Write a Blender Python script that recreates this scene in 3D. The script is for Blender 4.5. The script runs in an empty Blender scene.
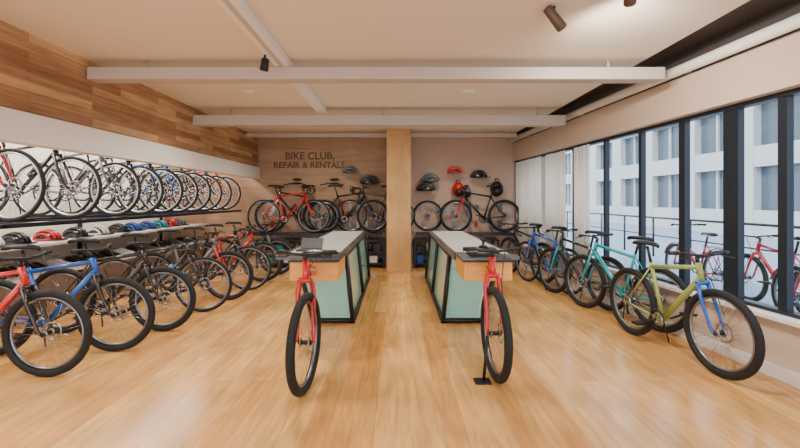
import bpy, math, random
from mathutils import Vector, Matrix
random.seed(4)

def lin(c):
    c=c/255.0
    return c/12.92 if c<=0.04045 else ((c+0.055)/1.055)**2.4
def rgb(r,g,b): return (lin(r),lin(g),lin(b),1.0)

MATS={}
def mat(name,col,rough=0.5,metal=0.0,noise=0.0,emit=None,coat=0.0,scale=8.0):
    if name in MATS: return MATS[name]
    m=bpy.data.materials.new(name); m.use_nodes=True
    nt=m.node_tree; b=nt.nodes['Principled BSDF']
    b.inputs['Base Color'].default_value=col
    b.inputs['Roughness'].default_value=rough
    b.inputs['Metallic'].default_value=metal
    if coat: b.inputs['Coat Weight'].default_value=coat
    if noise>0:
        tc=nt.nodes.new('ShaderNodeTexCoord'); n=nt.nodes.new('ShaderNodeTexNoise')
        n.inputs['Scale'].default_value=scale; n.inputs['Detail'].default_value=4
        nt.links.new(tc.outputs['Object'],n.inputs['Vector'])
        mx=nt.nodes.new('ShaderNodeMix'); mx.data_type='RGBA'
        mx.inputs['A'].default_value=tuple(c*(1-noise) for c in col[:3])+(1,)
        mx.inputs['B'].default_value=tuple(min(1,c*(1+noise)) for c in col[:3])+(1,)
        nt.links.new(n.outputs['Fac'],mx.inputs['Factor'])
        nt.links.new(mx.outputs['Result'],b.inputs['Base Color'])
    if emit:
        b.inputs['Emission Color'].default_value=emit[0]; b.inputs['Emission Strength'].default_value=emit[1]
    MATS[name]=m; return m

def plank_mat(name,c1,c2,cm,width,rowh,axes,rough=0.35,grain=0.25,mortar=.0015,gs=22,blotch=.2):
    m=bpy.data.materials.new(name); m.use_nodes=True
    nt=m.node_tree; b=nt.nodes['Principled BSDF']; N=nt.nodes.new; L=nt.links.new
    tc=N('ShaderNodeTexCoord'); sp=N('ShaderNodeSeparateXYZ'); L(tc.outputs['Object'],sp.inputs[0])
    cb=N('ShaderNodeCombineXYZ')
    L(sp.outputs[axes[0]],cb.inputs[0]); L(sp.outputs[axes[1]],cb.inputs[1])
    br=N('ShaderNodeTexBrick'); L(cb.outputs[0],br.inputs['Vector'])
    br.inputs['Color1'].default_value=c1; br.inputs['Color2'].default_value=c2; br.inputs['Mortar'].default_value=cm
    br.inputs['Scale'].default_value=1; br.inputs['Brick Width'].default_value=width; br.inputs['Row Height'].default_value=rowh
    br.inputs['Mortar Size'].default_value=mortar; br.offset=0.37
    mp=N('ShaderNodeMapping'); L(cb.outputs[0],mp.inputs['Vector']); mp.inputs['Scale'].default_value=(1.5,gs,1)
    n=N('ShaderNodeTexNoise'); L(mp.outputs[0],n.inputs['Vector']); n.inputs['Scale'].default_value=1.6; n.inputs['Detail'].default_value=6
    n.inputs['Distortion'].default_value=.6
    n2=N('ShaderNodeTexNoise'); L(cb.outputs[0],n2.inputs['Vector']); n2.inputs['Scale'].default_value=1.6
    mr=N('ShaderNodeMapRange'); L(n.outputs['Fac'],mr.inputs['Value']); mr.inputs['From Min'].default_value=.3; mr.inputs['From Max'].default_value=.7
    mr.inputs['To Min'].default_value=1-grain; mr.inputs['To Max'].default_value=1+grain*.3
    mx=N('ShaderNodeMix'); mx.data_type='RGBA'; mx.blend_type='MULTIPLY'; mx.inputs['Factor'].default_value=1
    L(br.outputs['Color'],mx.inputs['A']); L(mr.outputs['Result'],mx.inputs['B'])
    mr2=N('ShaderNodeMapRange'); L(n2.outputs['Fac'],mr2.inputs['Value']); mr2.inputs['To Min'].default_value=1-blotch; mr2.inputs['To Max'].default_value=1+blotch
    mr2.inputs['From Min'].default_value=.25; mr2.inputs['From Max'].default_value=.75
    mx2=N('ShaderNodeMix'); mx2.data_type='RGBA'; mx2.blend_type='MULTIPLY'; mx2.inputs['Factor'].default_value=1
    L(mx.outputs['Result'],mx2.inputs['A']); L(mr2.outputs['Result'],mx2.inputs['B'])
    L(mx2.outputs['Result'],b.inputs['Base Color'])
    b.inputs['Roughness'].default_value=rough
    return m

def glass_mat(name,tint,rough=0.02,fac=0.06):
    m=bpy.data.materials.new(name); m.use_nodes=True; nt=m.node_tree
    nt.nodes.remove(nt.nodes['Principled BSDF']); out=nt.nodes['Material Output']
    t=nt.nodes.new('ShaderNodeBsdfTransparent'); t.inputs[0].default_value=tint
    g=nt.nodes.new('ShaderNodeBsdfGlossy'); g.inputs['Roughness'].default_value=rough
    mx=nt.nodes.new('ShaderNodeMixShader'); mx.inputs[0].default_value=fac
    nt.links.new(t.outputs[0],mx.inputs[1]); nt.links.new(g.outputs[0],mx.inputs[2]); nt.links.new(mx.outputs[0],out.inputs[0])
    return m

class MB:
    def __init__(s): s.v=[]; s.f=[]; s.m=[]; s.sm=[]
    def add(s,vs,fs,mi,smooth=True):
        o=len(s.v); s.v+= [tuple(v) for v in vs]
        for f in fs: s.f.append([i+o for i in f]); s.m.append(mi); s.sm.append(smooth)
    def path(s,pts,r,mi=0,seg=8,closed=False,radii=None,flat=1.0):
        pts=[Vector(p) for p in pts]; n=len(pts); vs=[]; prev=None
        for i,p in enumerate(pts):
            if closed: t=(pts[(i+1)%n]-pts[i-1])
            else: t=pts[min(i+1,n-1)]-pts[max(i-1,0)]
            t=t.normalized()
            if prev is None:
                a=Vector((0,0,1)) if abs(t.z)<.9 else Vector((0,1,0))
                u=(a-t*a.dot(t)).normalized()
            else: u=(prev-t*prev.dot(t)).normalized()
            prev=u; w=t.cross(u); rr=radii[i] if radii else r
            for k in range(seg):
                an=2*math.pi*k/seg
                vs.append(p+u*math.cos(an)*rr+w*math.sin(an)*rr*flat)
        fs=[]
        for i in range(n if closed else n-1):
            j=(i+1)%n
            for k in range(seg):
                l=(k+1)%seg; fs.append([i*seg+k,i*seg+l,j*seg+l,j*seg+k])
        if not closed: fs.append(list(range(seg))[::-1]); fs.append([(n-1)*seg+k for k in range(seg)])
        s.add(vs,fs,mi)
    def tube(s,a,b,r,mi=0,seg=8,r2=None): s.path([a,b],r,mi,seg,radii=[r,r if r2 is None else r2])
    def ring(s,c,R,r,mi,seg=40,cs=8,M=None,flat=1.0):
        pts=[Vector((R*math.cos(2*math.pi*i/seg),0,R*math.sin(2*math.pi*i/seg))) for i in range(seg)]
        vs=[];fs=[]
        for p in pts:
            d=p.normalized()
            for k in range(cs):
                an=2*math.pi*k/cs
                q=p+d*math.cos(an)*r+Vector((0,1,0))*math.sin(an)*r*flat
                if M: q=M@q
                vs.append(q+Vector(c))
        for i in range(seg):
            j=(i+1)%seg
            for k in range(cs):
                l=(k+1)%cs; fs.append([i*cs+k,i*cs+l,j*cs+l,j*cs+k])
        s.add(vs,fs,mi)
    def box(s,a,b,mi=0):
        x0,y0,z0=a;x1,y1,z1=b
        vs=[(x0,y0,z0),(x1,y0,z0),(x1,y1,z0),(x0,y1,z0),(x0,y0,z1),(x1,y0,z1),(x1,y1,z1),(x0,y1,z1)]
        s.hexa(vs,mi)
    def hexa(s,vs,mi=0):
        s.add(vs,[[0,3,2,1],[4,5,6,7],[0,1,5,4],[1,2,6,5],[2,3,7,6],[3,0,4,7]],mi,False)
    def ell(s,c,r,mi=0,nu=16,nv=10,zmin=-1.0,fn=None):
        vs=[];fs=[]
        a0=math.asin(zmin)
        for j in range(nv+1):
            ph=a0+(math.pi/2-a0)*j/nv
            for i in range(nu):
                th=2*math.pi*i/nu
                p=Vector((math.cos(ph)*math.cos(th),math.cos(ph)*math.sin(th),math.sin(ph)))
                k=fn(th,ph) if fn else 1
                vs.append((c[0]+p.x*r[0]*k,c[1]+p.y*r[1]*k,c[2]+p.z*r[2]*k))
        for j in range(nv):
            for i in range(nu):
                l=(i+1)%nu; fs.append([j*nu+i,j*nu+l,(j+1)*nu+l,(j+1)*nu+i])
        fs.append(list(range(nu))[::-1])
        s.add(vs,fs,mi)
    def lathe(s,c,prof,mi=0,seg=12):
        vs=[];fs=[]
        for (r,z) in prof:
            for k in range(seg):
                a=2*math.pi*k/seg; vs.append((c[0]+r*math.cos(a),c[1]+r*math.sin(a),c[2]+z))
        for j in range(len(prof)-1):
            for k in range(seg):
                l=(k+1)%seg; fs.append([j*seg+k,j*seg+l,(j+1)*seg+l,(j+1)*seg+k])
        fs.append(list(range(seg))[::-1]); fs.append([(len(prof)-1)*seg+k for k in range(seg)])
        s.add(vs,fs,mi)
    def mesh(s,name):
        me=bpy.data.meshes.new(name); me.from_pydata(s.v,[],s.f); me.update()
        me.polygons.foreach_set('material_index',s.m); me.polygons.foreach_set('use_smooth',s.sm)
        return me
    def obj(s,name,mats,M=None,bevel=0,parent=None):
        me=s.mesh(name)
        for m in mats: me.materials.append(m)
        o=bpy.data.objects.new(name,me); bpy.context.collection.objects.link(o)
        if M is not None: o.matrix_world=M
        if bevel:
            md=o.modifiers.new('bevel','BEVEL'); md.width=bevel; md.segments=2; md.limit_method='ANGLE'
        if parent: o.parent=parent
        return o

def boxobj(name,a,b,m,M=None,bevel=0):
    mb=MB(); mb.box(a,b); return mb.obj(name,[m],M,bevel)

# ---------- materials
M_floor=plank_mat('oak_floor',rgb(230,178,108),rgb(208,150,82),rgb(176,122,70),1.9,0.14,(1,0),0.2,0.28,.0012,14,.22)
M_wood=plank_mat('wood_cladding',rgb(214,172,126),rgb(156,112,78),rgb(126,92,64),1.1,0.082,(1,2),0.55,0.32)
M_col=plank_mat('column_oak',rgb(212,162,102),rgb(200,150,92),rgb(170,124,76),3.0,0.24,(2,0),0.5,0.15)
M_ceil=mat('ceiling_paint',rgb(228,214,196),0.9,noise=.02)
M_beam=mat('beam_paint',rgb(190,178,168),0.7,noise=.03)
M_white=mat('white_paint',rgb(232,228,224),0.6,noise=.02)
M_back=plank_mat('beige_wood_panelling',rgb(186,150,118),rgb(170,134,104),rgb(144,110,84),2.2,0.28,(0,2),0.6,0.18,.003,14,.1)
M_back2=mat('rose_taupe_wall',rgb(188,160,142),0.85,noise=.03,scale=2)
M_niche=mat('niche_wall',rgb(230,218,204),0.8,noise=.04)
M_fascia=mat('fascia_paint',rgb(200,178,160),0.8,noise=.03)
M_dark=mat('dark_grey_paint',rgb(76,70,68),0.7,noise=.05)
M_alu=mat('dark_aluminium',rgb(40,46,56),0.4,0.4,noise=.05)
M_blk=mat('black_plastic',rgb(16,16,18),0.45,noise=.1)
M_brz=mat('bronze_lamp_housing',rgb(96,78,66),0.45,.3,noise=.1)
M_tyre=mat('rubber',rgb(18,18,19),0.75,noise=.15)
M_rim=mat('alloy',rgb(140,142,148),0.3,0.9,noise=.05)
M_rimb=mat('polished_alloy',rgb(210,211,215),0.25,0.7,noise=.03)
M_steel=mat('steel',rgb(190,190,196),0.25,1.0,noise=.03)
M_mint=mat('mint_panel',rgb(178,226,210),0.15,noise=.05,coat=.5)
M_mint2=mat('mint_panel_deep',rgb(138,202,186),0.15,noise=.05,coat=.5)
M_top=mat('smoked_glass_top',rgb(70,76,78),0.25,noise=.08,coat=.3)
M_inlay=mat('glass_inlay',rgb(204,208,202),0.25,noise=.08)
M_box=plank_mat('box_wood',rgb(244,176,84),rgb(236,164,74),rgb(200,130,60),1.0,.3,(0,2),0.45,.12)
M_sign=mat('sign_lettering',rgb(112,82,62),0.8,noise=.04)
M_curt=mat('curtain_fabric',rgb(232,236,238),0.9,noise=.03)
M_glass=glass_mat('window_glass',(0.90,0.95,1,1))
def col(n,r,g,b): return mat('paint_'+n,rgb(r,g,b),0.25,0.0,noise=.04,coat=.5)
RED=col('red',200,16,26);BLUE=col('blue',20,84,175);TEAL=col('teal',10,150,160);BLACK=col('black',22,23,26)
YEL=col('yellow',222,205,50);WHT=col('white',228,228,228);GRN=col('green',70,140,80);ORG=col('orange',225,110,40);GRY=col('grey',90,94,100);PNK=col('pink',215,100,130)
SKY=col('skyblue',60,140,200); OLV=col('lime_teal',142,160,78)

# ---------- bicycle
def wheel(mb,c,R,tr,M=None,spokes=28,disc=True,T=0,RI=1,SP=2,BK=3):
    c=Vector(c); M=M or Matrix.Identity(3)
    mb.ring(c,R-tr,tr,T,48,10,M)
    mb.ring(c,R-2*tr-.008,.011,RI,48,6,M,flat=1.1)
    def P(x,y,z): return c+M@Vector((x,y,z))
    mb.tube(P(0,-.05,0),P(0,.05,0),.017,BK,10)
    mb.tube(P(0,-.035,0),P(0,-.03,0),.03,RI,12); mb.tube(P(0,.03,0),P(0,.035,0),.03,RI,12)
    rr=R-2*tr-.012
    for i in range(spokes):
        a=2*math.pi*i/spokes; sgn=1 if i%2 else -1; a2=a+(.45 if (i//2)%2 else -.45)
        mb.tube(P(.028*math.cos(a2),.032*sgn,.028*math.sin(a2)),P(rr*math.cos(a),0,rr*math.sin(a)),.0014,SP,3)
    if disc:
        mb.ring(P(0,.042,0),.07,.009,SP,24,4,M,flat=.15)
# slots: 0 tyre 1 rim 2 steel 3 black 4 frame 5 accent
def bike_mesh(kind):
    mb=MB(); R=.345
    tr={'mtb':.029,'road':.017,'city':.023}[kind]
    wb=1.02
    wheel(mb,(0,0,R),R,tr); wheel(mb,(wb,0,R),R,tr)
    BB=(.43,0,.285); ST=(.275,0,.79); HT=(.815,0,.87); HB=(.855,0,.725)
    F=4
    if kind=='city':
        ST=(.285,0,.74)
        mb.path([(.305,0,.62),(.45,0,.55),(.62,0,.60),(.84,0,.78)],.016,F,10)
    else:
        mb.tube((ST[0]+.01,0,ST[2]-.04),(HT[0]+.008,0,HT[2]-.035),.016 if kind=='road' else .019,F,10)
    mb.tube(BB,(HB[0]-.005,0,HB[2]+.03),.021 if kind!='mtb' else .026,F,12)
    mb.tube(BB,ST,.017,F,10); mb.tube(HT,HB,.024,F,12)
    mb.tube((.43,-.045,.285),(.43,.045,.285),.026,F,12)
    for s in (-1,1):
        mb.path([(.41,.028*s,.285),(.25,.05*s,.305),(0,.062*s,R)],.010,F,8)
        mb.path([(.285,.02*s,.74),(.2,.045*s,.60),(0,.062*s,R)],.008,F,8)
        mb.path([(.862,.045*s,.705),(.91,.058*s,.58),(wb-.02,.058*s,R+.02),(wb,.058*s,R)],.013,5 if kind=='mtb' else F,8,radii=[.017,.015,.011,.010])
    mb.tube((.862,-.055,.71),(.862,.055,.71),.019,5 if kind=='mtb' else F,8)
    st=Vector(ST); d=(st-Vector(BB)).normalized(); top=st+d*.16
    mb.tube(st,top,.0135,3,10)
    x,z=top.x,top.z
    prof=[(-.13,.07,.0),(-.10,.078,.012),(-.04,.062,.012),(.04,.032,.01),(.11,.02,.006),(.145,.012,-.006)]
    vs=[];fs=[];K=10
    for (px,hw,dz) in prof:
        for k in range(K):
            a=2*math.pi*k/K; vs.append((x+px,hw*math.cos(a),z+.02+dz+.024*math.sin(a)*(1 if math.sin(a)>0 else .8)))
    for j in range(len(prof)-1):
        for k in range(K):
            l=(k+1)%K; fs.append([j*K+k,j*K+l,(j+1)*K+l,(j+1)*K+k])
    fs.append(list(range(K))[::-1]); fs.append([(len(prof)-1)*K+k for k in range(K)])
    mb.add(vs,fs,3)
    t=Vector(HT); u=(t-Vector(HB)).normalized(); sp=t+u*.05
    mb.tube(t,sp,.016,3,8)
    bx=Vector((sp.x+.08,0,sp.z+.02)) if kind!='city' else Vector((sp.x+.02,0,sp.z+.1))
    mb.tube(sp,bx,.015,3,8)
    if kind=='road':
        for s in (-1,1):
            mb.path([bx,bx+Vector((0,.12*s,0)),bx+Vector((.01,.19*s,0)),bx+Vector((.06,.205*s,-.005)),bx+Vector((.105,.21*s,-.04)),bx+Vector((.10,.215*s,-.10)),bx+Vector((.05,.22*s,-.13)),bx+Vector((-.03,.22*s,-.135))],.013,3,8)
            mb.path([bx+Vector((.08,.207*s,.0)),bx+Vector((.12,.207*s,.045)),bx+Vector((.13,.207*s,-.03)),bx+Vector((.12,.21*s,-.09))],.010,3,6)
    else:
        w=.27
        for s in (-1,1):
            e=bx+Vector((-.06 if kind=='mtb' else -.13,w*s,.02))
            m1=bx+Vector((0,.1*s,.01))
            mb.path([bx,m1,bx+Vector((-.03,.18*s,.02)),e],.011,3,8)
            mb.tube(bx+Vector((-.04,.19*s,.02)),e,.017,3,10)
            mb.path([bx+Vector((-.02,.165*s,.01)),bx+Vector((.04,.18*s,-.01)),bx+Vector((.02,.25*s,-.015))],.005,3,6)
    mb.path([bx+Vector((.02,.1,0)),bx+Vector((.1,.04,-.06)),(HB[0]+.05,.03,HB[2]+.03),(wb-.03,.07,R+.12)],.0035,3,6)
    y=-.06
    mb.ring((.43,y,.285),.085,.008,3,28,4,flat=.4); mb.ring((.43,y,.285),.05,.012,2,20,4,flat=.2)
    mb.ring((0,y+.01,R),.045,.014,2,20,4,flat=.7)
    mb.tube((.43,y,.37),(0,y+.01,R+.045),.0045,3,5); mb.tube((.43,y,.2),(.03,y+.01,R-.12),.0045,3,5); mb.tube((.03,y+.01,R-.12),(0,y+.01,R-.045),.0045,3,5)
    mb.tube((0,y,R),(.03,y,R-.13),.009,3,6)
    a=.5
    for s in (-1,1):
        e=Vector((.43+s*.17*math.cos(a),(-.075 if s<0 else .075),.285+s*.17*math.sin(a)))
        mb.tube((.43,e.y,.285),e,.010,3,6)
        yo=-.1 if s<0 else .1
        mb.box((e.x-.045,min(e.y,e.y+yo),e.z-.01),(e.x+.045,max(e.y,e.y+yo),e.z+.01),3)
    if kind=='city':
        for cx in (0,wb):
            pts=[(cx+(R+.02)*math.cos(q),0,R+(R+.02)*math.sin(q)) for q in [math.radians(d) for d in (range(35,190,12) if cx==0 else range(20,160,12))]]
            mb.path(pts,.006,5,8,flat=5)
        mb.tube((-.22,-.06,.73),(.25,-.06,.73),.006,3,6);mb.tube((-.22,.06,.73),(.25,.06,.73),.006,3,6);mb.tube((-.22,-.06,.73),(-.22,.06,.73),.006,3,6)
        for s in(-1,1): mb.tube((-.12,.06*s,.73),(0,.065*s,R),.005,3,6)
    if kind=='road':
        mb.tube((.555,0,.47),(.665,0,.59),.033,5,12)
    mb.tube((.36,.05,.29),(.30,.17,.012),.008,3,6)
    return mb.mesh('bicycle_'+kind)
BM={}
for k in ('mtb','road','city'):
    me=bike_mesh(k)
    for m in (M_tyre,M_rim,M_steel,M_blk,RED,WHT): me.materials.append(m)
    BM[k]=me
def bike(front,heading,kind,frame,accent,name='bicycle',rim=None,base=0.0,lean=0):
    h=math.radians(heading); wb=1.02
    d=Vector((math.cos(h),math.sin(h),0))
    org=Vector((front[0],front[1],base))-d*wb
    o=bpy.data.objects.new(name,BM[kind]); bpy.context.collection.objects.link(o)
    o.location=org; o.rotation_euler=(math.radians(lean),0,h)
    for i,m in ((4,frame),(5,accent)):
        o.material_slots[i].link='OBJECT'; o.material_slots[i].material=m
    if rim: o.material_slots[1].link='OBJECT'; o.material_slots[1].material=rim
    return o

# ---------- room shell
H=2.78; YB=8.75; YF=-1.6; XL=-5.1
boxobj('floor',(XL-.15,YF,-.1),(3.45,YB+.15,0),M_floor)
boxobj('ceiling',(XL-.15,YF,H),(2.44,YB+.15,H+.12),M_ceil)
boxobj('ceiling_recess',(2.4,YF,H+.12),(3.6,YB+.15,H+.2),M_dark)
boxobj('wall_back',(XL-.15,YB,0),(.0,YB+.15,H),M_back)
boxobj('wall_back_alcove',(0,YB,0),(3.4,YB+.15,H+.12),M_back2)
boxobj('wall_left',(XL-.15,YF,0),(XL,YB,H),M_niche)
boxobj('wall_left_cladding',(-3.12,YF,2.11),(-3.04,YB,H),M_wood)
boxobj('trim_light_fascia',(-3.14,YF,1.86),(-3.0,YB,2.11),M_white)
boxobj('baseboard_back',(XL,YB-.02,0),(2.58,YB,.1),M_back2)
mb=MB(); mb.box((XL-.15,YF-.15,2.6),(3.6,YF,H+.2)); mb.box((XL-.15,YF-.15,0),(-4.6,YF,2.6)); mb.box((3.2,YF-.15,0),(3.6,YF,2.6)); mb.box((-.9,YF-.15,0),(-.8,YF,2.6)); mb.obj('wall_front',[M_alu])
th=math.atan(.0728)
MR=Matrix.Translation((3.217,0,0))@Matrix.Rotation(th,4,'Z')
L0=YF-.1; L1=YB+.05
boxobj('wall_right',(0,L0,0),(.22,L1,.46),M_fascia,MR)
boxobj('wall_right_header',(-.06,L0,2.25),(.22,L1,2.64),M_fascia,MR)
boxobj('wall_right_upper',(.0,L0,2.64),(.22,L1,H+.2),M_dark,MR)
boxobj('trim_sill',(-.07,L0,.46),(.24,L1,.50),M_white,MR,.008)
boxobj('baseboard_right',(-.02,L0,0),(0,L1,.1),M_white,MR)
mb=MB()
ys=[-1.2,-.4,.5,1.2,1.75,2.25,2.7,3.15,3.6,4.16,4.8,5.52,6.33,7.28,8.2]
wd={3.6:.15,4.16:.08,6.33:.12,3.15:.07}
for y in ys:
    w=wd.get(y,.05); mb.box((.04,y-w/2,.5),(.10,y+w/2,2.25))
mb.box((.03,L0,.5),(.12,L1,.53)); mb.box((.03,L0,2.21),(.12,L1,2.25)); mb.box((.02,L0,.5),(.14,L0+.08,2.25)); mb.box((0,L1-.12,.5),(.16,L1,2.25))
fr=mb.obj('window_1',[M_alu],MR)
mb=MB(); mb.box((.068,L0+.05,.52),(.074,L1-.05,2.23)); g=mb.obj('glass_pane',[M_glass],MR)
g.parent=fr; g.matrix_parent_inverse=fr.matrix_world.inverted()
def curtain(y0,y1,name='curtain'):
    mb=MB(); n=int((y1-y0)*90); vs=[];fs=[]
    for i in range(n+1):
        y=y0+(y1-y0)*i/n
        for j,z in enumerate((.53,1.3,2.2)):
            vs.append((-.03-.028*math.sin(i*.62+.2*j)-.01*math.sin(i*.17),y,z))
    for i in range(n):
        for j in range(2): fs.append([i*3+j,(i+1)*3+j,(i+1)*3+j+1,i*3+j+1])
    mb.add(vs,fs,0)
    o=mb.obj(name,[M_curt],MR); md=o.modifiers.new('s','SOLIDIFY'); md.thickness=.004
curtain(6.45,7.2);curtain(7.35,8.6)
curtain(5.75,6.2)
mb=MB(); mb.tube((-.14,L0+.2,2.68),(-.14,L1-.2,2.68),.05,0,20)
for y in (0,2,4,6,8): mb.box((-.15,y-.02,2.66),(-.002,y+.02,2.70),0)
mb.obj('roller_blind_tube',[M_white],MR)

# beams
boxobj('ceiling_beam',(-3.03,3.9,2.58),(2.62,4.06,2.70),M_beam,None,.01)
boxobj('ceiling_beam.001',(-3.03,5.92,2.51),(2.5,6.1,2.66),M_beam,None,.01)
boxobj('ceiling_beam.002',(-3.03,8.0,2.66),(2.40,8.08,2.74),M_beam,None,.01)
for n,y in (('beam_hanger',3.98),('beam_hanger.001',6.01),('beam_hanger.002',8.04)):
    mb=MB()
    for x in (-2.5,-.2,2.1): mb.tube((x,y,2.66),(x,y,H),.012,0,8)
    mb.obj(n,[M_beam])
mb=MB(); mb.box((-1.19,YF+.1,2.705),(-1.05,5.92,2.778),0)
mb.box((-1.14,YF+.1,2.70),(-1.10,3.88,2.705),1); mb.obj('lighting_track',[M_white,M_beam])
def lamp(loc,e,aim=(0,0,-1)):
    l=bpy.data.lights.new('spot_lamp','SPOT'); l.energy=e; l.spot_size=math.radians(155); l.spot_blend=.9; l.shadow_soft_size=.05
    l.color=(1,.92,.81)
    o=bpy.data.objects.new('spot_lamp',l); bpy.context.collection.objects.link(o)
    o.location=loc; o.rotation_euler=Vector(aim).to_track_quat('-Z','Y').to_euler()
def spot(x,y,zt,e=70,aim=(0,0,-1),name='spotlight',m=None,ln=.05):
    mb=MB(); a=Vector(aim).normalized()
    mb.tube((x,y,zt),(x,y,zt-.06),.01,0,8)
    c=Vector((x,y,zt-.08))
    mb.path([c-a*ln,c-a*(ln-.005),c+a*ln,c+a*(ln+.01)],.04,0,16,radii=[.022,.032,.038,.038])
    mb.obj(name,[m or M_blk])
    lamp(c+a*(ln+.03),e,aim)
def added_downlight(x,y,e):  # invented flush ceiling disc with lamp, added to brighten the room
    mb=MB(); mb.lathe((x,y,H-.012),[(.075,0),(.08,.004),(.08,.012)],0,24); mb.obj('added_downlight',[M_white])
    lamp((x,y,H-.06),e)
E=115
spot(-1.19,3.6,2.705,E,(-.15,.1,-1))
spot(1.12,2.85,H,E,(.6,.3,-.5),m=M_brz,ln=.09); spot(1.46,2.5,H,E,(.3,.6,-.4),m=M_brz,ln=.07)
added_downlight(-1.6,1.0,E);added_downlight(1.2,.6,E)
for x,y in ((-1.9,5.1),(.9,5.1),(-1.5,7.1),(1.3,7.1)): added_downlight(x,y,E)

def area(name,loc,rot,sx,sy,e,c=(1,.95,.88)):
    l=bpy.data.lights.new(name,'AREA'); l.shape='RECTANGLE'; l.size=sx; l.size_y=sy; l.energy=e; l.color=c
    o=bpy.data.objects.new(name,l); bpy.context.collection.objects.link(o); o.location=loc; o.rotation_euler=rot
area('niche_led',(-4.3,4.0,2.74),(0,0,0),.5,9,300)

boxobj('column',(-.20,7.75,0),(.27,8.12,H),M_col,None,.006)

def text(body,size,loc,name):
    c=bpy.data.curves.new(name,'FONT'); c.body=body; c.size=size; c.extrude=.004; c.offset=.004
    o=bpy.data.objects.new(name,c); bpy.context.collection.objects.link(o)
    o.location=loc; o.rotation_euler=(math.pi/2,0,0); c.materials.append(M_sign); return o
s1=text('BIKE CLUB,',.22,(-2.45,YB-.006,2.29),'wall_sign')
s2=text('REPAIR & RENTALS',.185,(-2.7,YB-.006,2.10),'lettering_lower')
s2.parent=s1; s2.matrix_parent_inverse=(Matrix.Translation(s1.location)@Matrix.Rotation(math.pi/2,4,'X')).inverted()

# ---------- left racks with shelves
mb=MB()
for x in (-3.40,-4.2,-4.95): mb.box((x-.02,.4,1.15),(x+.02,8.7,1.19),0)
for y in [.5+.59*i for i in range(14)]:
    mb.box((XL+.01,y-.02,1.155),(-3.38,y+.02,1.175),0)
for y in (.5,2.4,4.4,6.4,8.6):
    mb.box((XL+.01,y-.025,0),(XL+.05,y+.025,1.19),0)
for z in (.86,.50): mb.box((XL+.01,.4,z),(-4.1,8.6,z+.03),1)
mb.obj('bicycle_rack',[M_alu,M_white])
ups=[3.1,3.72,4.42,5.1,5.6,6.1,6.55,7.0,7.45,7.9,8.35]
uc=[BLACK,RED,BLACK,GRY,BLACK,BLACK,BLUE,BLACK,GRY,BLACK,RED]
for i,y in enumerate(ups):
    bike((-3.6,y),random.uniform(-3,3),'road',uc[i],BLACK,base=1.192,rim=M_rimb)
lows=[(-2.77,3.17,RED,BLACK,'mtb'),(-2.6,3.70,BLUE,BLACK,'mtb'),(-2.5,4.27,BLACK,BLACK,'mtb'),(-2.42,5.0,BLACK,SKY,'road'),(-2.36,5.6,GRY,RED,'mtb'),(-2.3,6.2,BLACK,WHT,'road'),(-2.3,6.85,RED,BLACK,'mtb'),(-2.25,7.5,BLACK,GRY,'mtb')]
for i,(x,y,c,a,k) in enumerate(lows):
    bike((x,y),[2,6,4,8,5,9,6,4][i],k,c,a)

def helmet(mb,c,s,mi,ang=0,mi2=None):
    mi2=mi if mi2 is None else mi2
    mb.ell(c,(.14*s,.105*s,.115*s),1,28,8,zmin=-.05)
    for k in range(-2,3):
        pts=[]
        for q in range(9):
            a=math.pi*(q+.2)/8.4; yy=k*.042*s
            w=math.sqrt(max(0,1-(yy/(.112*s))**2))
            pts.append((c[0]+math.cos(a)*.145*s*w,c[1]+yy,c[2]+math.sin(a)*.125*s*w))
        mb.path(pts,.016*s,mi,8)
    mb.ring((c[0],c[1],c[2]+.01),.118*s,.014*s,mi,24,6,Matrix.Rotation(math.pi/2,3,'X'))
    mb.box((c[0]+.10*s,c[1]-.07*s,c[2]+.0),(c[0]+.20*s,c[1]+.07*s,c[2]+.015),mi2)
def shoe(mb,c,mi,sole,d=1):
    prof=[(-.13,.03,.06),(-.11,.036,.10),(-.06,.036,.10),(0,.036,.075),(.06,.044,.055),(.11,.04,.045),(.14,.025,.03)]
    K=10;vs=[];fs=[]
    for (x,hw,h) in prof:
        for k in range(K):
            a=2*math.pi*k/K; z=math.sin(a)*h+.015 if math.sin(a)>0 else .015
            vs.append((c[0]+x*d,c[1]+hw*math.cos(a),c[2]+z))
    for j in range(len(prof)-1):
        for k in range(K):
            l=(k+1)%K; fs.append([j*K+k,j*K+l,(j+1)*K+l,(j+1)*K+k])
    fs.append(list(range(K))[::-1]); fs.append([(len(prof)-1)*K+k for k in range(K)])
    mb.add(vs,fs,mi)
    mb.box((c[0]-.13,c[1]-.035,c[2]),(c[0]+.13,c[1]+.035,c[2]+.02),sole)
PAL=[RED,BLACK,TEAL,WHT,GRY,BLUE,GRY,PNK,BLACK,BLACK]
mb=MB(); y=.6
while y<8.4:
    i=random.choice([0,1,1,2,3,4,5,6,8,9,9]); helmet(mb,(-4.4,y,.897),1.0,i,0,1); y+=random.uniform(.3,.45)
mb.obj('helmet_row',PAL)
mb=MB(); y=.6
while y<8.4:
    i=random.choice([0,1,1,3,4,8,9]); shoe(mb,(-4.35,y,.53),i,3); shoe(mb,(-4.35,y+.1,.53),i,3); y+=.3
mb.obj('cycling_shoe_row',PAL)
# ---------- right row bikes
bike((2.56,3.17),-84,'mtb',OLV,BLUE)
bike((2.44,5.22),110,'mtb',TEAL,TEAL)
bike((2.36,6.05),108,'mtb',BLACK,TEAL)
bike((2.24,6.9),107,'road',BLUE,BLACK)
bike((2.16,7.7),107,'mtb',BLACK,BLACK)

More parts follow.
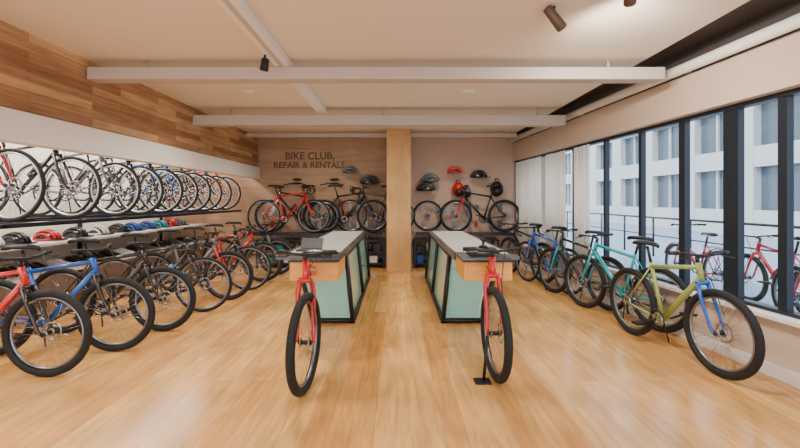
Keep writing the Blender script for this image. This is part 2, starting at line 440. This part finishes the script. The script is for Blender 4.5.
# ---------- back wall bikes
bike((-2.66,8.42),180,'mtb',BLACK,WHT,base=.72)
bike((-1.72,8.24),0,'road',RED,BLACK,base=.72)
bike((-.98,8.52),180,'road',GRY,BLACK,base=.72)
bike((-.50,8.34),0,'mtb',BLACK,BLACK,base=.72)
bike((1.24,8.42),180,'mtb',BLACK,RED,base=.72)
mb=MB(); wheel(mb,(.66,8.6,1.06),.33,.022); mb.tube((.66,8.6,1.06),(.66,8.745,1.06),.01,3)
mb.obj('wall_wheel',[M_tyre,M_rim,M_steel,M_blk])
for nm,x0,x1 in (('bicycle_support_rail',-2.98,-.3),('bicycle_support_rail.001',.4,2.4)):
    mb=MB()
    mb.box((x0,8.20,.67),(x1,8.56,.715),0)
    x=x0+.15
    while x<x1: mb.box((x-.02,8.4,.64),(x+.02,8.745,.67),0); x+=.6
    mb.obj(nm,[M_alu])
mb=MB()
for x,z,i,s in [(-.58,1.74,1,1.4),(.62,1.60,1,1.35),(.72,1.80,6,1.3),(1.75,1.88,1,1.2),(-1.0,1.98,4,1.1),(1.24,1.98,0,1.1)]:
    helmet(mb,(x,8.56,z),s,i); mb.tube((x,8.57,z+.02),(x,8.745,z+.02),.012,1)
mb.obj('helmet_display',PAL)
def bag(name,x,z,m,s=1.0):
    mb=MB(); mb.ell((x,8.62,z),(.17*s,.115,.2*s),0,16,10)
    mb.ell((x,8.5,z-.06*s),(.12*s,.07,.1*s),1,14,8)
    mb.path([(x-.05,8.6,z+.18*s),(x-.03,8.62,z+.26*s),(x+.03,8.62,z+.26*s),(x+.05,8.6,z+.18*s)],.01,1,6)
    mb.tube((x,8.6,z+.25*s),(x,8.745,z+.25*s),.01,1)
    mb.obj(name,[m,M_blk])
bag('backpack',1.32,1.62,RED,.8); bag('backpack.001',2.15,1.64,BLACK,.85); bag('backpack.002',1.5,1.56,GRY,.6)
mb=MB()
for x in (-2.2,-1.4):
    mb.path([(x-.25,8.6,1.72),(x-.1,8.66,1.76),(x,8.68,1.76),(x+.1,8.66,1.76),(x+.25,8.6,1.72)],.014,0,8)
    mb.tube((x,8.68,1.76),(x,8.745,1.76),.014,0)
    mb.ell((x+.05,8.62,1.84),(.1,.05,.03),0)
mb.obj('handlebar_display',[M_blk])
mb=MB()
for (xa,xb) in ((-2.75,-.45),(.5,2.2)):
    x=xa
    while x<xb:
        for z in (.95,1.3):
            if random.random()<.65:
                k=random.choice([2,3,3,5,6,0,6,3]); h=random.uniform(.12,.2); wv=random.uniform(.06,.1)
                mb.box((x,8.71,z-h),(x+wv,8.735,z),2 if k==2 else k); mb.tube((x+wv/2,8.70,z-.01),(x+wv/2,8.748,z-.01),.004,1,6)
        x+=.17
mb.obj('spare_parts_display',[RED,BLACK,RED,GRY,TEAL,WHT,GRY])

def lowshelf(name,x0,x1):
    mb=MB(); y0,y1=8.2,8.70
    for x in (x0,x1-.04,(x0+x1)/2-.02):
        for y in (y0,y1-.04): mb.box((x,y,0),(x+.04,y+.04,.58),0)
    for z in (.08,.32,.56): mb.box((x0,y0,z),(x1,y1,z+.025),1)
    for z in (.105,.345):
        x=x0+.1
        while x<x1-.15:
            k=random.choice([0,1,1,3,5,6,8,9,2,6])
            if random.random()<.5:
                mb.lathe((x,8.35,z),[(.034,0),(.036,.02),(.036,.12),(.022,.145),(.022,.16),(.012,.17)],2+k,10); x+=.1
            else:
                w=random.uniform(.08,.16); mb.box((x-.03,8.28,z),(x-.03+w,8.5,z+random.uniform(.08,.17)),2+k); x+=w+.05
    mb.obj(name,[M_alu,M_alu]+PAL)
lowshelf('display_shelf',-2.9,-.25); lowshelf('display_shelf.001',.35,2.1)

# ---------- service counters
def counter(name,sx,xin):
    root=bpy.data.objects.new(name,None); bpy.context.collection.objects.link(root)
    def q(x,y,z): return (sx*x,y,z)
    y0,y1=4.55,7.2; zt=.80
    a=xin; b=xin+.66
    mb=MB()
    def hx(pts,mi): 
        if sx<0: pts=[pts[i] for i in (1,0,3,2,5,4,7,6)]
        mb.hexa(pts,mi)
    ia0=a-.05; ib0=a+.40; ia1=a+.03; ib1=a+.6
    hx([q(ia0+.02,y0+.02,.03),q(ib0-.02,y0+.02,.03),q(ib0-.02,y1-.02,.03),q(ia0+.02,y1-.02,.03),q(ia1+.02,y0+.02,zt),q(ib1-.02,y0+.02,zt),q(ib1-.02,y1-.02,zt),q(ia1+.02,y1-.02,zt)],0)
    mb.obj('panels',[M_mint],parent=root)
    mb=MB()
    hx([q(ia0+.06,y0,.08),q(ib0-.06,y0,.08),q(ib0-.06,y0+.03,.08),q(ia0+.06,y0+.03,.08),q(ia0+.08,y0,.62),q(ib1-.14,y0,.62),q(ib1-.14,y0+.03,.62),q(ia0+.08,y0+.03,.62)],0)
    mb.obj('front_panel',[M_mint2],parent=root)
    mb=MB()
    for (p,r) in ((ia0,ia1),(ib0,ib1)):
        for y in (y0,y0+(y1-y0)/2,y1): mb.path([q(p,y,.0),q(r,y,zt)],.026,0,4)
        mb.path([q(p,y0,.03),q(p,y1,.03)],.028,0,4); mb.path([q(r,y0,zt-.03),q(r,y1,zt-.03)],.03,0,4)
    for y in (y0,y1):
        mb.path([q(ia0,y,.03),q(ib0,y,.03)],.028,0,4); mb.path([q(ia1,y,zt-.03),q(ib1,y,zt-.03)],.03,0,4)
    mb.obj('frame',[M_blk],parent=root)
    mb=MB(); xs=sorted((sx*a,sx*b))
    mb.box((xs[0],4.0,zt),(xs[1],7.3,zt+.035),0)
    mb.box((xs[0]+.06,4.2,zt+.035),(xs[1]-.06,5.8,zt+.04),1); mb.box((xs[0]+.06,5.88,zt+.035),(xs[1]-.06,7.22,zt+.04),1)
    mb.obj('top',[M_top,M_inlay],parent=root,bevel=.004)
    xc=sx*(xin+.19) if sx<0 else sx*(xin+.24)
    mb=MB(); mb.box((xc-.215,3.55,.68),(xc+.215,4.05,.85),0)
    mb.obj('drawer_box',[M_box],parent=root,bevel=.008)
    mb=MB(); mb.box((xc-.225,3.53,.85),(xc+.225,4.1,.868),0)
    mb.box((xc-.12,3.75,.868),(xc+.1,3.95,.90),0)
    mb.tube((xc-.02,3.52,.765),(xc+.02,3.52,.765),.008,1); mb.tube((xc-.02,3.52,.765),(xc-.02,3.55,.765),.006,1); mb.tube((xc+.02,3.52,.765),(xc+.02,3.55,.765),.006,1)
    mb.path([(xc-.15,3.8,.9),(xc-.05,3.7,.93),(xc+.08,3.75,.92),(xc+.17,3.85,.89)],.012,1,6)
    mb.obj('tool_tray',[M_blk,M_steel],parent=root)
    return xc
xl=counter('service_counter',-1,.55)
xr=counter('service_counter.001',1,.57)
mb=MB(); mb.box((-1.1,4.35,.841),(-.85,4.55,.855),0)
mb.hexa([(-1.1,4.55,.855),(-.85,4.55,.855),(-.85,4.56,.855),(-1.1,4.56,.855),(-1.1,4.63,.96),(-.85,4.63,.96),(-.85,4.64,.96),(-1.1,4.64,.96)],0)
mb.obj('laptop',[M_blk])
mb=MB(); mb.box((.85,4.4,.841),(1.1,4.6,.865),0); mb.lathe((.97,4.5,.865),[(.05,0),(.05,.02),(.015,.03),(.015,.07),(.035,.08),(.035,.1)],0); mb.obj('bench_vise',[M_blk])

# ---------- half bicycles mounted on the counter fronts
def display(cx,cy,steer,bx,name,kick=False):
    mb=MB(); R=.36
    M=Matrix.Rotation(math.radians(-90+steer),3,'Z')
    c=Vector((cx,cy,R))
    wheel(mb,c,R,.031,M,disc=True)
    crown=Vector((cx+(bx-cx)*.5,cy+.17,R+.42)); 
    side=M@Vector((0,1,0))
    for s in (-1,1):
        mb.path([crown+side*.045*s,crown+side*.06*s-Vector((0,0,.1)),c+side*.06*s+Vector((0,.01,.05)),c+side*.06*s],.016,4,10,radii=[.023,.02,.015,.013])
    mb.tube(crown-side*.055,crown+side*.055,.021,4,10)
    top=crown+Vector(((bx-cx)*.2,.06,.14))
    mb.tube(crown,top,.026,4,12)
    bar=top+Vector((0,-.03,.05)); mb.tube(top,bar,.018,3,8)
    for s in (-1,1):
        mb.path([bar,bar+Vector((.09*s,0,.01)),bar+Vector((.15*s,.03,.02)),bar+Vector((.23*s,.07,.015))],.012,3,8)
        mb.tube(bar+Vector((.14*s,.03,.02)),bar+Vector((.235*s,.07,.015)),.018,3,10)
        mb.path([bar+Vector((.12*s,0,.0)),bar+Vector((.16*s,-.04,-.01)),bar+Vector((.21*s,-.01,-.01))],.006,3,6)
    mb.path([bar+Vector((.1,0,0)),bar+Vector((.06,-.1,-.08)),crown+side*.06+Vector((0,-.05,-.05)),c+side*.07+Vector((0,.02,.12))],.004,3,6)
    mb.tube(crown+Vector((0,.03,.05)),(bx,3.56,.74),.022,4,12)
    mb.tube(top-Vector((0,0,.03)),(bx,3.56,.80),.017,4,12)
    if kick:
        mb.tube((cx-.06,cy,R-.02),(cx-.10,cy-.05,.01),.012,3,8); mb.box((cx-.17,cy-.09,0),(cx-.05,cy,.015),3)
    mb.obj(name,[M_tyre,M_rim,M_steel,M_blk,RED])
display(-.67,2.92,-4,xl,'display_bicycle')
display(.765,3.12,2.5,xr,'display_bicycle.001',True)

# ---------- outside
M_pave=mat('pavement',rgb(150,164,182),0.8,noise=.1,scale=2)
M_fac=mat('facade_stone',rgb(196,196,194),0.8,noise=.05,scale=1)
M_wdark=mat('facade_glass',rgb(84,98,108),0.2,noise=.2,scale=.6)
boxobj('pavement_outside',(3.6,-10,-.2),(18,60,-.05),M_pave)
mb=MB(); X=14
mb.box((X+.3,-6,-.05),(X+1,60,5.4),1)
for z0,z1 in ((-.05,1.0),(2.7,3.5),(5.2,6.2)): mb.box((X,-6,z0),(X+1.0,60,z1),0)
y=-6
while y<60:
    mb.box((X-.02,y,-.05),(X+.35,y+1.0,6.2),0)
    mb.box((X+.2,y+2.0,.9),(X+.32,y+2.1,5.4),0); y+=3.1
mb.box((X-.3,-6,6.1),(X+1,60,6.35),0)
mb.obj('building_facade',[M_fac,M_wdark])
for i,(x,y) in enumerate(((4.6,4.6),(5.0,5.7),(4.9,7.0))):
    bike((x,y),85,'mtb' if i%2 else 'city',RED,RED,base=-.05)
mb=MB()
for i in range(12): 
    mb.tube((6.6,2.5+i*1.3,-.05),(6.6,2.5+i*1.3,.95),.025,0)
mb.tube((6.6,2.3,.95),(6.6,17,.95),.025,0); mb.tube((6.6,2.3,.5),(6.6,17,.5),.015,0)
mb.obj('street_railing',[M_alu])

sl=bpy.data.lights.new('sun','SUN'); sl.energy=4; sl.angle=.05; sl.color=(1,.96,.9)
so=bpy.data.objects.new('sun',sl); bpy.context.collection.objects.link(so); so.location=(0,0,20)
so.rotation_euler=Vector((.62,.3,-.72)).to_track_quat('-Z','Y').to_euler()
w=bpy.data.worlds.new('World'); bpy.context.scene.world=w; w.use_nodes=True
bg=w.node_tree.nodes['Background']; bg.inputs[0].default_value=(.90,.95,1,1); bg.inputs[1].default_value=3.4

cd=bpy.data.cameras.new('Camera'); cd.sensor_width=36; cd.lens=18; cd.shift_y=-24/800; cd.shift_x=3/800; cd.clip_start=.05
co=bpy.data.objects.new('Camera',cd); bpy.context.collection.objects.link(co)
co.location=(0,0,1.4); co.rotation_euler=(math.pi/2,0,0)
bpy.context.scene.camera=co
